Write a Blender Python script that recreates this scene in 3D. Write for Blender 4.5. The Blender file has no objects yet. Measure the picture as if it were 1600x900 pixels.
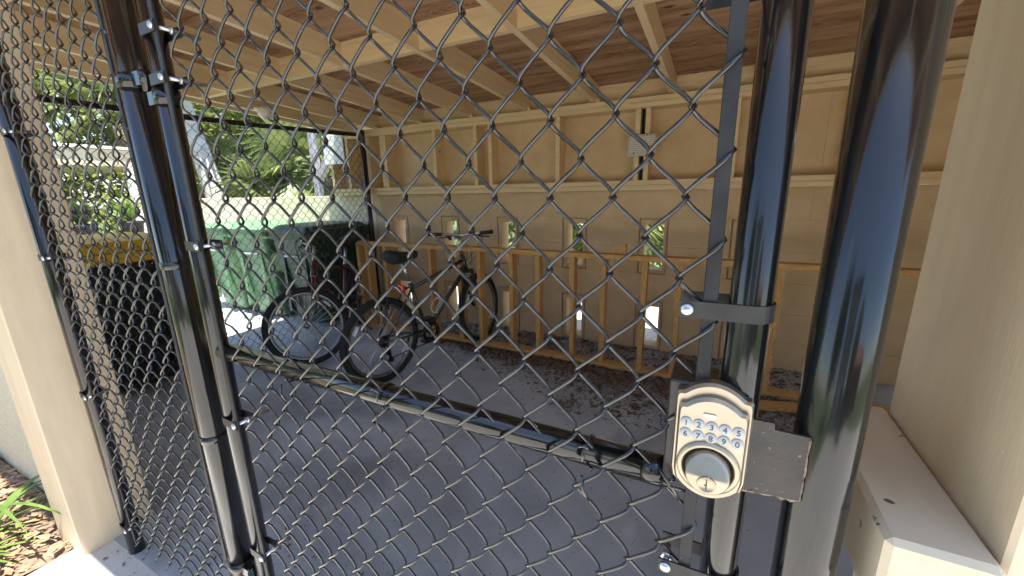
import bpy, math, random
from mathutils import Vector, Matrix, Quaternion
random.seed(7)
S = bpy.context.scene
C = S.collection
R = math.radians
# ------------------------------------------------------------------ camera, sky, sun, exposure
cam = bpy.data.cameras.new('camera'); cam.sensor_width = 36; cam.lens = 626.33/1600*36
cam.clip_start = 0.01; cam.clip_end = 500
co = bpy.data.objects.new('camera', cam); C.objects.link(co); S.camera = co
yaw, pit, rol = -0.472171, -0.238562, -0.0216058
fw = Vector((math.sin(yaw)*math.cos(pit), math.cos(yaw)*math.cos(pit), math.sin(pit)))
rt = Vector((math.cos(yaw), -math.sin(yaw), 0)); up = rt.cross(fw)
r0 = math.cos(rol)*rt+math.sin(rol)*up; u0 = -math.sin(rol)*rt+math.cos(rol)*up
mw = Matrix((r0, u0, -fw)).transposed().to_4x4(); mw.translation = (0, -.5, 1.41)
co.matrix_world = mw
SUN = Vector((.2, -.13, 1.0)).normalized()          # direction towards the sun
w = bpy.data.worlds.new('World'); S.world = w; w.use_nodes = True
nt = w.node_tree; bg = nt.nodes['Background']; sky = nt.nodes.new('ShaderNodeTexSky')
sky.sky_type = 'NISHITA'; sky.sun_disc = False; sky.sun_elevation = math.asin(SUN.z)
sky.sun_rotation = math.atan2(SUN.x, SUN.y); sky.dust_density = .8; sky.ozone_density = 1.6
nt.links.new(sky.outputs[0], bg.inputs[0]); bg.inputs[1].default_value = .13
sl = bpy.data.lights.new('sun', 'SUN'); sl.energy = 4.6; sl.angle = R(.53); sl.color = (1, .95, .87)
so = bpy.data.objects.new('sun', sl); C.objects.link(so)
so.rotation_euler = SUN.to_track_quat('Z', 'Y').to_euler()
S.view_settings.view_transform = 'Standard'; S.view_settings.look = 'None'
S.view_settings.exposure = 1.66; S.view_settings.gamma = 1
S.cycles.max_bounces = 12; S.cycles.diffuse_bounces = 8

# ------------------------------------------------------------------ materials
MATS = {}
def mat(name, col, rough=.6, metal=0, col2=None, nscale=8, ndetail=5, bump=0, bscale=60, coat=0, stretch=None, lo=.35, hi=.65,
        spec=.5, transl=0, specks=None, speck_scale=90, speck_th=.72, rvar=0, dist=0):
    m = bpy.data.materials.new(name); m.use_nodes = True; MATS[name] = m
    t = m.node_tree; N = t.nodes; L = t.links; b = N['Principled BSDF']
    b.inputs['Roughness'].default_value = rough; b.inputs['Metallic'].default_value = metal
    b.inputs['Specular IOR Level'].default_value = spec; b.inputs['Coat Weight'].default_value = coat
    b.inputs['Coat Roughness'].default_value = .06
    tc = N.new('ShaderNodeTexCoord'); mp = N.new('ShaderNodeMapping'); L.new(tc.outputs['Object'], mp.inputs[0])
    if stretch: mp.inputs['Scale'].default_value = stretch
    out = None
    if col2:
        n = N.new('ShaderNodeTexNoise'); n.inputs['Scale'].default_value = nscale; n.inputs['Detail'].default_value = ndetail
        n.inputs['Distortion'].default_value = dist
        L.new(mp.outputs[0], n.inputs['Vector'])
        r = N.new('ShaderNodeValToRGB'); r.color_ramp.elements[0].position = lo; r.color_ramp.elements[1].position = hi
        r.color_ramp.elements[0].color = (*col, 1); r.color_ramp.elements[1].color = (*col2, 1)
        L.new(n.outputs['Fac'], r.inputs[0]); out = r.outputs[0]
        if rvar:
            mr = N.new('ShaderNodeMapRange'); mr.inputs['To Min'].default_value = rough-rvar; mr.inputs['To Max'].default_value = rough+rvar
            L.new(n.outputs['Fac'], mr.inputs[0]); L.new(mr.outputs[0], b.inputs['Roughness'])
    else: b.inputs['Base Color'].default_value = (*col, 1)
    if specks:
        n2 = N.new('ShaderNodeTexNoise'); n2.inputs['Scale'].default_value = speck_scale; n2.inputs['Detail'].default_value = 2
        L.new(tc.outputs['Object'], n2.inputs['Vector'])
        r2 = N.new('ShaderNodeValToRGB'); r2.color_ramp.elements[0].position = speck_th; r2.color_ramp.elements[1].position = speck_th+.03
        L.new(n2.outputs['Fac'], r2.inputs[0])
        mx = N.new('ShaderNodeMix'); mx.data_type = 'RGBA'; L.new(r2.outputs[0], mx.inputs['Factor'])
        if out: L.new(out, mx.inputs['A'])
        else: mx.inputs['A'].default_value = (*col, 1)
        mx.inputs['B'].default_value = (*specks, 1); out = mx.outputs['Result']
    if out: L.new(out, b.inputs['Base Color'])
    if bump:
        n3 = N.new('ShaderNodeTexNoise'); n3.inputs['Scale'].default_value = bscale; n3.inputs['Detail'].default_value = 6
        L.new(mp.outputs[0], n3.inputs['Vector'])
        bp = N.new('ShaderNodeBump'); bp.inputs['Strength'].default_value = bump; bp.inputs['Distance'].default_value = .004
        L.new(n3.outputs['Fac'], bp.inputs['Height']); L.new(bp.outputs[0], b.inputs['Normal'])
    if transl:
        tr = N.new('ShaderNodeBsdfTranslucent'); ms = N.new('ShaderNodeMixShader'); ms.inputs[0].default_value = transl
        if out: L.new(out, tr.inputs[0])
        else: tr.inputs[0].default_value = (*col, 1)
        L.new(b.outputs[0], ms.inputs[1]); L.new(tr.outputs[0], ms.inputs[2]); L.new(ms.outputs[0], N['Material Output'].inputs[0])
    return m
mat('cream', (.70, .56, .38), .5, col2=(.76, .62, .43), nscale=5, bump=.10, bscale=40, stretch=(6, 6, .8), specks=(.75, .7, .6), speck_scale=70, speck_th=.74)
mat('cream_beam', (.66, .56, .40), .45, col2=(.72, .62, .46), nscale=9, bump=.2, bscale=25, stretch=(4, .6, 4), specks=(.12, .1, .08), speck_scale=48, speck_th=.71)
mat('tan_paint', (.56, .39, .205), .55, col2=(.63, .45, .25), nscale=6, bump=.3, bscale=50, stretch=(1, 1, 1))
mat('tan_board', (.64, .47, .255), .55, col2=(.72, .55, .32), nscale=7, bump=.25, bscale=30, stretch=(.5, 6, 6), specks=(.25, .15, .08), speck_scale=16, speck_th=.74)
mat('rafter_paint', (.66, .50, .29), .55, col2=(.74, .58, .36), nscale=6, bump=.25, bscale=30, stretch=(6, .6, 6), specks=(.25, .15, .08), speck_scale=14, speck_th=.75)
mat('block_paint', (.56, .40, .22), .7, col2=(.64, .47, .275), nscale=4, bump=.8, bscale=110, specks=(.70, .62, .5), speck_scale=30, speck_th=.76)
mat('mortar', (.54, .40, .22), .85, bump=.6, bscale=90)
mat('stucco', (.62, .57, .42), .8, col2=(.72, .68, .52), nscale=60, bump=1, bscale=160)
mat('low_wall', (.72, .63, .45), .75, col2=(.78, .70, .52), nscale=5, bump=.6, bscale=100)  # cream lifted towards white to stand in for sun on the wall
mat('pipe_black', (.006, .0065, .007), .15, col2=(.012, .012, .0125), nscale=40, ndetail=8, rvar=.10, coat=.35, stretch=(1, 1, .12), specks=(.22, .21, .2), speck_scale=130, speck_th=.80)
mat('wire_black', (.007, .007, .0075), .14, col2=(.018, .0175, .017), nscale=90, coat=1)
mat('bar_grey', (.02, .02, .022), .55, spec=.3, col2=(.035, .035, .037), nscale=25, specks=(.35, .34, .33), speck_scale=110, speck_th=.73)
mat('band_dark', (.022, .022, .023), .42, col2=(.035, .035, .035), nscale=40, spec=.35)
mat('zinc', (.55, .57, .6), .32, metal=1, col2=(.7, .72, .74), nscale=50)
mat('scuffed_steel', (.012, .011, .011), .32, col2=(.03, .027, .025), nscale=30, specks=(.16, .13, .11), speck_scale=140, speck_th=.70, bump=.3, bscale=80)
mat('rust', (.10, .055, .03), .8, col2=(.35, .27, .2), nscale=120, bump=.8, bscale=200)
mat('nickel', (.41, .36, .28), .40, metal=1, col2=(.46, .41, .33), nscale=40, rvar=.05)
mat('button', (.50, .51, .50), .55, spec=.3)
mat('ink', (.02, .02, .022), .5)
mat('shade_black', (.01, .01, .01), .6)  # flat black standing in for shade in narrow gaps
def wood(name, c1, c2, ax, c3=None, scale=3, rough=.7, knots=None):
    m = bpy.data.materials.new(name); m.use_nodes = True; MATS[name] = m
    t = m.node_tree; N = t.nodes; L = t.links; b = N['Principled BSDF']; b.inputs['Roughness'].default_value = rough
    tc = N.new('ShaderNodeTexCoord'); mp = N.new('ShaderNodeMapping'); L.new(tc.outputs['Object'], mp.inputs[0])
    mp.inputs['Scale'].default_value = [1.0 if i == ax else 9.0 for i in range(3)]
    oi = N.new('ShaderNodeObjectInfo'); L.new(oi.outputs['Random'], mp.inputs['Location']) if False else None
    ad = N.new('ShaderNodeVectorMath'); ad.operation = 'ADD'; L.new(mp.outputs[0], ad.inputs[0])
    sc = N.new('ShaderNodeVectorMath'); sc.operation = 'SCALE'; sc.inputs[0].default_value = (17, 29, 41); L.new(oi.outputs['Random'], sc.inputs['Scale'])
    L.new(sc.outputs[0], ad.inputs[1])
    n = N.new('ShaderNodeTexNoise'); n.inputs['Scale'].default_value = scale; n.inputs['Detail'].default_value = 5; n.inputs['Distortion'].default_value = 1.2
    L.new(ad.outputs[0], n.inputs['Vector'])
    wv = N.new('ShaderNodeMath'); wv.operation = 'MULTIPLY'; wv.inputs[1].default_value = 9; L.new(n.outputs['Fac'], wv.inputs[0])
    fr = N.new('ShaderNodeMath'); fr.operation = 'PINGPONG'; fr.inputs[1].default_value = .5; L.new(wv.outputs[0], fr.inputs[0])
    r = N.new('ShaderNodeValToRGB'); r.color_ramp.elements[0].color = (*c1, 1); r.color_ramp.elements[1].color = (*c2, 1)
    r.color_ramp.elements[0].position = .05; r.color_ramp.elements[1].position = .4
    L.new(fr.outputs[0], r.inputs[0]); out = r.outputs[0]
    if c3:
        n2 = N.new('ShaderNodeTexNoise'); n2.inputs['Scale'].default_value = 1.3; n2.inputs['Detail'].default_value = 3; L.new(ad.outputs[0], n2.inputs['Vector'])
        r2 = N.new('ShaderNodeValToRGB'); r2.color_ramp.elements[0].position = .4; r2.color_ramp.elements[1].position = .65; L.new(n2.outputs['Fac'], r2.inputs[0])
        mx = N.new('ShaderNodeMix'); mx.data_type = 'RGBA'; L.new(r2.outputs[0], mx.inputs['Factor']); L.new(out, mx.inputs['A']); mx.inputs['B'].default_value = (*c3, 1); out = mx.outputs['Result']
    if knots:
        mk = N.new('ShaderNodeMapping'); mk.inputs['Scale'].default_value = [.45 if i == ax else 1 for i in range(3)]; L.new(tc.outputs['Object'], mk.inputs[0])
        vk = N.new('ShaderNodeTexVoronoi'); vk.inputs['Scale'].default_value = knots[1]; L.new(mk.outputs[0], vk.inputs['Vector'])
        nk = N.new('ShaderNodeTexNoise'); nk.inputs['Scale'].default_value = 60; L.new(mk.outputs[0], nk.inputs['Vector'])
        ak = N.new('ShaderNodeMath'); ak.operation = 'MULTIPLY_ADD'; ak.inputs[1].default_value = .12; L.new(nk.outputs['Fac'], ak.inputs[0]); L.new(vk.outputs['Distance'], ak.inputs[2])
        rk = N.new('ShaderNodeValToRGB'); rk.color_ramp.elements[0].position = .10; rk.color_ramp.elements[1].position = .17; rk.color_ramp.elements[0].color = (1, 1, 1, 1); rk.color_ramp.elements[1].color = (0, 0, 0, 1); L.new(ak.outputs[0], rk.inputs[0])
        m3 = N.new('ShaderNodeMix'); m3.data_type = 'RGBA'; L.new(rk.outputs[0], m3.inputs['Factor']); L.new(out, m3.inputs['A']); m3.inputs['B'].default_value = (*knots[0], 1); out = m3.outputs['Result']
    L.new(out, b.inputs['Base Color'])
    bp = N.new('ShaderNodeBump'); bp.inputs['Strength'].default_value = .25; bp.inputs['Distance'].default_value = .002
    L.new(fr.outputs[0], bp.inputs['Height']); L.new(bp.outputs[0], b.inputs['Normal'])
wood('pine_x', (.43, .23, .07), (.58, .34, .115), 0)
wood('pine_z', (.40, .20, .06), (.57, .33, .11), 2, knots=((.16, .07, .025), 4))
wood('plywood', (.13, .062, .032), (.38, .215, .115), 0, c3=(.46, .29, .17), scale=2.6, knots=((.05, .022, .012), 5.5))
mat('roofing', (.10, .09, .085), .9, bump=.5)
mat('concrete', (.33, .365, .38), .75, col2=(.50, .53, .54), nscale=1.6, ndetail=12, lo=.30, hi=.70, dist=.4, bump=.35, bscale=140, specks=(.10, .08, .06), speck_scale=45, speck_th=.735)
mat('pale_concrete', (.50, .475, .43), .8, col2=(.60, .575, .53), nscale=3, ndetail=9, bump=.35, bscale=140, specks=(.2, .17, .13), speck_scale=45, speck_th=.73)
mat('pale_path', (.48, .45, .40), .85, col2=(.58, .55, .49), nscale=20, bump=.5, specks=(.15, .11, .07), speck_scale=30, speck_th=.66)
mat('soil', (.16, .11, .07), .9, col2=(.30, .22, .15), nscale=30, bump=1, bscale=60)
mat('lawn', (.06, .10, .025), .9, col2=(.11, .15, .045), nscale=12, bump=1, bscale=90)
mat('bark', (.20, .12, .07), .9, col2=(.42, .29, .18), nscale=14)
mat('dry_leaf', (.075, .045, .025), .85, col2=(.20, .12, .065), nscale=25)
mat('leaf_a', (.13, .18, .04), .45, col2=(.28, .31, .08), nscale=3, transl=.35)
mat('leaf_b', (.05, .085, .025), .4, col2=(.10, .14, .04), nscale=3, transl=.3)
mat('leaf_c', (.20, .25, .05), .5, col2=(.34, .36, .10), nscale=3, transl=.4)
mat('frond', (.12, .17, .05), .38, col2=(.30, .35, .14), nscale=2.5, transl=.3)
mat('dead_frond', (.30, .19, .09), .8, col2=(.42, .29, .15), nscale=5)
mat('strap_leaf', (.10, .19, .03), .35, col2=(.20, .28, .06), nscale=6, transl=.3)
mat('trunk', (.22, .17, .12), .9, col2=(.34, .28, .21), nscale=10, bump=1, bscale=30, stretch=(1, 1, .3))
mat('pale_trunk', (.42, .39, .35), .9, col2=(.58, .55, .5), nscale=7, bump=.8, bscale=30)
mat('bin_green', (.13, .255, .13), .4, col2=(.16, .30, .155), nscale=5, bump=.15, bscale=150)  # faded green, lightened further in place of sun on the fronts
mat('bin_green_shaded', (.018, .052, .028), .4, col2=(.026, .066, .038), nscale=5, bump=.15, bscale=150)  # same green as the other bins, with shade put into the colour
mat('bin_black', (.008, .009, .011), .5, col2=(.013, .014, .016), nscale=8)
mat('yellow_plastic', (.82, .47, .02), .45, col2=(.86, .54, .03), nscale=4)
mat('print_white', (.55, .55, .52), .6)
mat('emboss_grey', (.05, .055, .06), .5)
mat('rubber', (.011, .011, .011), .75, col2=(.02, .02, .019), nscale=60, bump=.6, bscale=120)
mat('alloy', (.55, .55, .55), .3, metal=1, col2=(.62, .62, .62), nscale=30)
mat('rim_grey', (.22, .22, .22), .45, metal=1, col2=(.28, .28, .28), nscale=30)
mat('bike_grey', (.035, .03, .026), .35, col2=(.05, .042, .035), nscale=15, coat=.4)
mat('bike_red', (.10, .008, .010), .3, col2=(.14, .012, .014), nscale=15, coat=.5)
mat('bike_black', (.008, .008, .008), .45)
mat('red_lens', (.70, .03, .015), .2, coat=1)
mat('white_lens', (.75, .75, .73), .25)
mat('white_paint', (.74, .73, .70), .5, col2=(.78, .77, .74), nscale=5)
mat('grey_wood', (.30, .29, .30), .8, col2=(.40, .39, .40), nscale=9, stretch=(5, 5, .6), bump=.4)
mat('pot', (.02, .02, .022), .5); mat('red_flower', (.55, .06, .03), .6)
mat('house_grey', (.34, .34, .34), .8, col2=(.40, .40, .39), nscale=6, bump=.4)
mat('brick_red', (.30, .085, .05), .85, col2=(.38, .12, .07), nscale=14, bump=.6)
mat('glass', (.02, .03, .035), .05, coat=1)
mat('roof_tile', (.28, .10, .06), .8, col2=(.36, .15, .09), nscale=20, bump=.8)
def stain(name, col, scale, lo, hi, amt):
    m = MATS[name]; N = m.node_tree.nodes; L = m.node_tree.links; b = N['Principled BSDF']; src = b.inputs['Base Color'].links[0].from_socket
    tc = N.new('ShaderNodeTexCoord'); n = N.new('ShaderNodeTexNoise'); n.inputs['Scale'].default_value = scale; n.inputs['Detail'].default_value = 7; n.inputs['Distortion'].default_value = .8
    L.new(tc.outputs['Object'], n.inputs['Vector']); r = N.new('ShaderNodeValToRGB'); r.color_ramp.elements[0].position = lo; r.color_ramp.elements[1].position = hi
    r.color_ramp.elements[1].color = (amt, amt, amt, 1); L.new(n.outputs['Fac'], r.inputs[0])
    mx = N.new('ShaderNodeMix'); mx.data_type = 'RGBA'; L.new(r.outputs[0], mx.inputs['Factor']); L.new(src, mx.inputs['A']); mx.inputs['B'].default_value = (*col, 1); L.new(mx.outputs['Result'], b.inputs['Base Color'])
stain('concrete', (.17, .165, .155), 1.3, .48, .66, .6); stain('concrete', (.52, .53, .53), 3.2, .56, .72, .5)
stain('block_paint', (.42, .29, .15), 2.3, .52, .75, .5); stain('tan_paint', (.44, .28, .13), 2.8, .52, .78, .5); stain('cream', (.50, .41, .31), 3.0, .55, .8, .5)
stain('bin_green', (.20, .26, .19), 4, .5, .7, .6); stain('bin_green_shaded', (.035, .045, .035), 5, .5, .7, .6)
def paper():
    m = bpy.data.materials.new('paper_notice'); m.use_nodes = True; MATS['paper_notice'] = m
    t = m.node_tree; N = t.nodes; L = t.links; b = N['Principled BSDF']; b.inputs['Roughness'].default_value = .8
    tc = N.new('ShaderNodeTexCoord'); sp = N.new('ShaderNodeSeparateXYZ'); L.new(tc.outputs['Object'], sp.inputs[0])
    mp = N.new('ShaderNodeMapping'); mp.inputs['Scale'].default_value = (220, 1, 95); L.new(tc.outputs['Object'], mp.inputs[0])
    n = N.new('ShaderNodeTexNoise'); n.inputs['Scale'].default_value = 1; n.inputs['Detail'].default_value = 1; L.new(mp.outputs[0], n.inputs[0])
    st = N.new('ShaderNodeMath'); st.operation = 'PINGPONG'; st.inputs[1].default_value = .0075; L.new(sp.outputs[2], st.inputs[0])
    gt = N.new('ShaderNodeMath'); gt.operation = 'GREATER_THAN'; gt.inputs[1].default_value = .0042; L.new(st.outputs[0], gt.inputs[0])
    g2 = N.new('ShaderNodeMath'); g2.operation = 'GREATER_THAN'; g2.inputs[1].default_value = .45; L.new(n.outputs['Fac'], g2.inputs[0])
    ml = N.new('ShaderNodeMath'); ml.operation = 'MULTIPLY'; L.new(gt.outputs[0], ml.inputs[0]); L.new(g2.outputs[0], ml.inputs[1])
    mx = N.new('ShaderNodeMix'); mx.data_type = 'RGBA'; mx.inputs['A'].default_value = (.62, .58, .48, 1); mx.inputs['B'].default_value = (.28, .25, .2, 1)
    L.new(ml.outputs[0], mx.inputs['Factor']); L.new(mx.outputs['Result'], b.inputs['Base Color'])
paper()

# ------------------------------------------------------------------ mesh helpers
class MB:
    def __init__(s): s.v = []; s.f = []; s.mi = []; s.sm = []
    def add(s, vs, fs, mi=0, sm=False):
        o = len(s.v); s.v += [tuple(v) for v in vs]
        for f in fs: s.f.append(tuple(i+o for i in f)); s.mi.append(mi); s.sm.append(sm)
        return s
    def box(s, a, b, mi=0):
        x0, y0, z0 = a; x1, y1, z1 = b
        return s.add([(x0,y0,z0),(x1,y0,z0),(x1,y1,z0),(x0,y1,z0),(x0,y0,z1),(x1,y0,z1),(x1,y1,z1),(x0,y1,z1)],
              [(0,3,2,1),(4,5,6,7),(0,1,5,4),(1,2,6,5),(2,3,7,6),(3,0,4,7)], mi)
    def bbox(s, a, b, c=.003, mi=0):
        """box with chamfered edges"""
        x0, y0, z0 = a; x1, y1, z1 = b; V = []; idx = {}
        for ix, x in enumerate((x0, x1)):
            for iy, y in enumerate((y0, y1)):
                for iz, z in enumerate((z0, z1)):
                    sx, sy, sz = 1-2*ix, 1-2*iy, 1-2*iz
                    idx[ix,iy,iz] = len(V); V += [(x, y+sy*c, z+sz*c), (x+sx*c, y, z+sz*c), (x+sx*c, y+sy*c, z)]
        F = []
        g = lambda i, j, k, a: idx[i,j,k]+a
        for i in (0, 1):
            q = [g(i,0,0,0), g(i,1,0,0), g(i,1,1,0), g(i,0,1,0)]; F.append(q if i else q[::-1])
            q = [g(0,i,0,1), g(1,i,0,1), g(1,i,1,1), g(0,i,1,1)]; F.append(q[::-1] if i else q)
            q = [g(0,0,i,2), g(1,0,i,2), g(1,1,i,2), g(0,1,i,2)]; F.append(q if i else q[::-1])
        for i in (0, 1):
            for j in (0, 1):
                fl = (i != j)
                q = [g(i,j,0,0), g(i,j,1,0), g(i,j,1,1), g(i,j,0,1)]; F.append(q if fl else q[::-1])
                q = [g(i,0,j,0), g(i,1,j,0), g(i,1,j,2), g(i,0,j,2)]; F.append(q[::-1] if fl else q)
                q = [g(0,i,j,1), g(1,i,j,1), g(1,i,j,2), g(0,i,j,2)]; F.append(q if fl else q[::-1])
                for k in (0, 1):
                    q = [g(i,j,k,0), g(i,j,k,1), g(i,j,k,2)]; F.append(q if (i+j+k) % 2 else q[::-1])
        return s.add(V, F, mi)
    def tube(s, pts, r, n=8, mi=0, closed=False, caps=True, sm=True):
        P = [Vector(p) for p in pts]; m = len(P); rr = r if hasattr(r, '__len__') else [r]*m
        T = []
        for i in range(m):
            a = P[i-1] if (i or closed) else P[0]; b = P[(i+1) % m] if (i < m-1 or closed) else P[-1]
            T.append((b-a).normalized())
        ref = Vector((0,0,1)) if abs(T[0].z) < .9 else Vector((1,0,0)); V = []
        u = (ref-T[0]*ref.dot(T[0])).normalized()
        for i in range(m):
            u = (u-T[i]*u.dot(T[i])).normalized(); w_ = T[i].cross(u)
            for k in range(n):
                a = 2*math.pi*k/n; V.append(P[i]+rr[i]*(math.cos(a)*u+math.sin(a)*w_))
        F = [(i*n+k, i*n+(k+1) % n, ((i+1) % m)*n+(k+1) % n, ((i+1) % m)*n+k) for i in range(m if closed else m-1) for k in range(n)]
        s.add(V, F, mi, sm)
        if caps and not closed:
            o = len(s.v)-len(V); s.f += [tuple(o+k for k in range(n))[::-1], tuple(o+(m-1)*n+k for k in range(n))]; s.mi += [mi]*2; s.sm += [False]*2
        return s
    def cyl(s, a, b, r, n=16, mi=0): return s.tube([a, b], r, n, mi)
    def prism(s, poly, axis, a, b, mi=0, inset=0, b2=None):
        """extrude 2-D polygon along an axis from a to b; optional bevel inset towards b"""
        def mk(p, t): return {'x': (t, p[0], p[1]), 'y': (p[0], t, p[1]), 'z': (p[0], p[1], t)}[axis]
        n = len(poly); cx = sum(p[0] for p in poly)/n; cy = sum(p[1] for p in poly)/n
        rings = [(poly, a), (poly, b)]
        if inset:
            q = [(cx+(p[0]-cx)*(1-inset/abs(max(1e-6, math.hypot(p[0]-cx, p[1]-cy)))), cy+(p[1]-cy)*(1-inset/max(1e-6, math.hypot(p[0]-cx, p[1]-cy)))) for p in poly]
            rings.append((q, b2))
        V = [mk(p, t) for pl, t in rings for p in pl]; k = len(rings)
        F = [(r_*n+i, r_*n+(i+1) % n, (r_+1)*n+(i+1) % n, (r_+1)*n+i) for r_ in range(k-1) for i in range(n)]
        F += [tuple(range(n))[::-1], tuple((k-1)*n+i for i in range(n))]
        return s.add(V, F, mi)
    def lathe(s, prof, c, axis='z', n=20, mi=0):
        V = []
        for r_, h in prof:
            for k in range(n):
                a = 2*math.pi*k/n; x, y = r_*math.cos(a), r_*math.sin(a)
                V.append({'z': (c[0]+x, c[1]+y, c[2]+h), 'y': (c[0]+x, c[1]+h, c[2]+y), 'x': (c[0]+h, c[1]+x, c[2]+y)}[axis])
        m = len(prof)
        F = [(i*n+k, i*n+(k+1) % n, (i+1)*n+(k+1) % n, (i+1)*n+k) for i in range(m-1) for k in range(n)]
        return s.add(V, F, mi, True)
    def mesh(s, name):
        me = bpy.data.meshes.new(name); me.from_pydata(s.v, [], s.f); return me
    def build(s, name, m, parent=None, loc=None, fix=True):
        me = bpy.data.meshes.new(name); me.from_pydata(s.v, [], s.f)
        for x in (m if isinstance(m, (list, tuple)) else [m]): me.materials.append(MATS[x])
        me.polygons.foreach_set('material_index', s.mi); me.polygons.foreach_set('use_smooth', s.sm); me.update()
        if fix:
            import bmesh
            bm = bmesh.new(); bm.from_mesh(me); bmesh.ops.recalc_face_normals(bm, faces=bm.faces); bm.to_mesh(me); bm.free()
        return link(name, me, parent, loc)
def link(name, me, parent=None, loc=None):
    o = bpy.data.objects.new(name, me); C.objects.link(o)
    if parent: o.parent = parent
    if loc: o.location = loc
    return o
def tag(o, label, cat, group=None):
    o['label'] = label; o['category'] = cat
    if group: o['group'] = group
    return o
def thing(name, label, cat, loc=(0,0,0), rz=0, group=None):
    o = link(name, None, None, loc); o.rotation_euler[2] = rz; return tag(o, label, cat, group)
def struct(o, kind='structure'): o['kind'] = kind; return o
def B(name, a, b, m, parent, c=0):
    """one box part"""
    mb = MB(); (mb.bbox(a, b, c) if c else mb.box(a, b)); return mb.build(name, m, parent, fix=False)
def rcopy(o, parent=None, **kw):
    c = o.copy(); C.objects.link(c)
    if parent: c.parent = parent
    return c

# ------------------------------------------------------------------ the setting
g = MB().add([(-90,-70,-.03),(70,-70,-.03),(70,90,-.03),(-90,90,-.03)], [(0,1,2,3)]).build('ground', 'lawn', fix=False); struct(g)
sl_ = MB().box((-9.5,-.02,-.12), (1.7,3.28,0)).build('concrete_floor', 'concrete', fix=False); struct(sl_)
pv = MB().box((-2.27,-9,-.12), (6,-.0205,-.003)).build('driveway', 'pale_concrete', fix=False); struct(pv)
struct(MB().box((-9.5, 3.285, -.1), (4, 4.9, -.012)).build('path', 'pale_path', fix=False))
bed = MB()
NX, NY = 40, 30
for j in range(NY+1):
    for i in range(NX+1):
        x = -6.2+3.92*i/NX; y = -3.0+2.95*j/NY
        bed.v.append((x, y, -.012+.03*math.sin(x*7+y*3)*math.sin(y*9-x*2)*.5+random.uniform(-.008, .008)))
bed.f = [(j*(NX+1)+i, j*(NX+1)+i+1, (j+1)*(NX+1)+i+1, (j+1)*(NX+1)+i) for j in range(NY) for i in range(NX)]
bed.mi = [0]*len(bed.f); bed.sm = [True]*len(bed.f)
struct(bed.build('planting_bed', 'soil', fix=False))

# ---- back block wall with slotted blocks
YB = 3.04; TH = .16
bw = thing('block_wall', 'painted concrete block wall with narrow vertical slots at the back of the shed', 'wall', (0,0,0))
rows = [(0,.225),(.225,.45),(.45,.69),(.69,.925),(.925,1.16),(1.16,1.39)]
starts = [-3.33+.687*k for k in range(8)]
core = MB()
def blk(x0, x1, z0, z1):
    core.box((x0, YB+.0025, z0), (x1, YB+TH-.0025, z1))
    B('block', (x0+.0012, YB, z0+.0012), (x1-.0012, YB+TH, z1-.0012), 'block_paint', bw, .002)
XR = 1.62
for r_, (z0, z1) in enumerate(rows):
    if r_ in (2, 5):
        x = -3.33-.2-(.34 if r_ == 2 else 0)
        while x < XR:
            blk(max(x, -3.58), min(x+.687, XR), z0, z1); x += .687
    else:
        edges = [-3.58]+[e for s_ in starts for e in (s_, s_+.23)]+[XR]
        for k in range(0, len(edges), 2):
            if edges[k+1] > edges[k]+.02 and edges[k] < XR: blk(edges[k], min(edges[k+1], XR), z0, z1)
def slot_block(x, z, h):
    mb = MB(); xa, xb, za, zb = x+.0012, x+.2288, z+.0012, z+h-.0012
    ox0, ox1, oz0, oz1 = x+.042, x+.197, z+.035, z+h-.05
    yf = YB+.022; e = .009; yb_ = YB+TH-.002
    def fr_(x0, x1, z0, z1, ya, yb2):
        mb.box((x0, ya, z0), (ox0, yb2, z1)); mb.box((ox1, ya, z0), (x1, yb2, z1)); mb.box((ox0, ya, z0), (ox1, yb2, oz0)); mb.box((ox0, ya, oz1), (ox1, yb2, z1))
    fr_(xa, xb, za, zb, yf, yb_)                 # body of the block
    fr_(xa+e, xb-e, za+e, zb-e, YB-.001, yf-.0002)   # proud frame with a groove round it
    return mb.build('slotted_block', 'block_paint', bw, fix=False)
for s_ in starts:
    if s_+.23 < XR:
        slot_block(s_, 0, .45); slot_block(s_, .69, .47)
core.build('mortar', 'mortar', bw, fix=False)
# low wall running on to the left behind the bins
lw = thing('low_block_wall', 'low sunlit cream block wall running behind the green bins', 'wall')
lc = MB()
for r_, (z0, z1) in enumerate([(i*.1985, (i+1)*.1985) for i in range(7)]):
    x = -9.6+(.2 if r_ % 2 else 0)
    while x < -3.584:
        x1 = min(x+.4, -3.584)
        if x1-x > .05:
            lc.box((x, 3.043, z0), (x1, 3.197, z1)); B('block', (x+.001, 3.04, z0+.001), (x1-.001, 3.2, z1-.001), 'low_wall', lw, .002)
        x += .4
lc.build('mortar', 'low_wall', lw, fix=False)

# ---- upper stud wall
sw = thing('stud_wall', 'tan painted stud wall with open bays above the block wall', 'wall')
B('sill_plate', (-4.15, 2.95, 1.392), (XR, 3.2, 1.430), 'tan_board', sw, .002)
B('sill_plate', (-4.15, 2.945, 1.4315), (XR, 3.2, 1.469), 'tan_board', sw, .002)
B('top_plate', (-4.15, 2.945, 2.012), (XR, 3.13, 2.050), 'tan_board', sw, .002)
B('top_plate', (-4.15, 2.95, 2.0515), (XR, 3.13, 2.090), 'tan_board', sw, .002)
xs = [-4.13, -3.86, -3.53, -3.33, -3.288, -2.63, -2.145, -1.985, -1.309, -.641, -.565, .042, .70, 1.36, 1.58]
for x in xs:
    B('stud', (x, 2.95, 1.4705), (x+.038, 3.0885, 2.0105), 'tan_board', sw, .0015)
B('shade_strip', (-.6025, 3.02, 1.4705), (-.5655, 3.035, 2.0105), 'shade_black', sw)  # black strip filling the gap between two studs in place of its shade
pe = [-4.15, -2.13, -.62, .06, XR]
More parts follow.
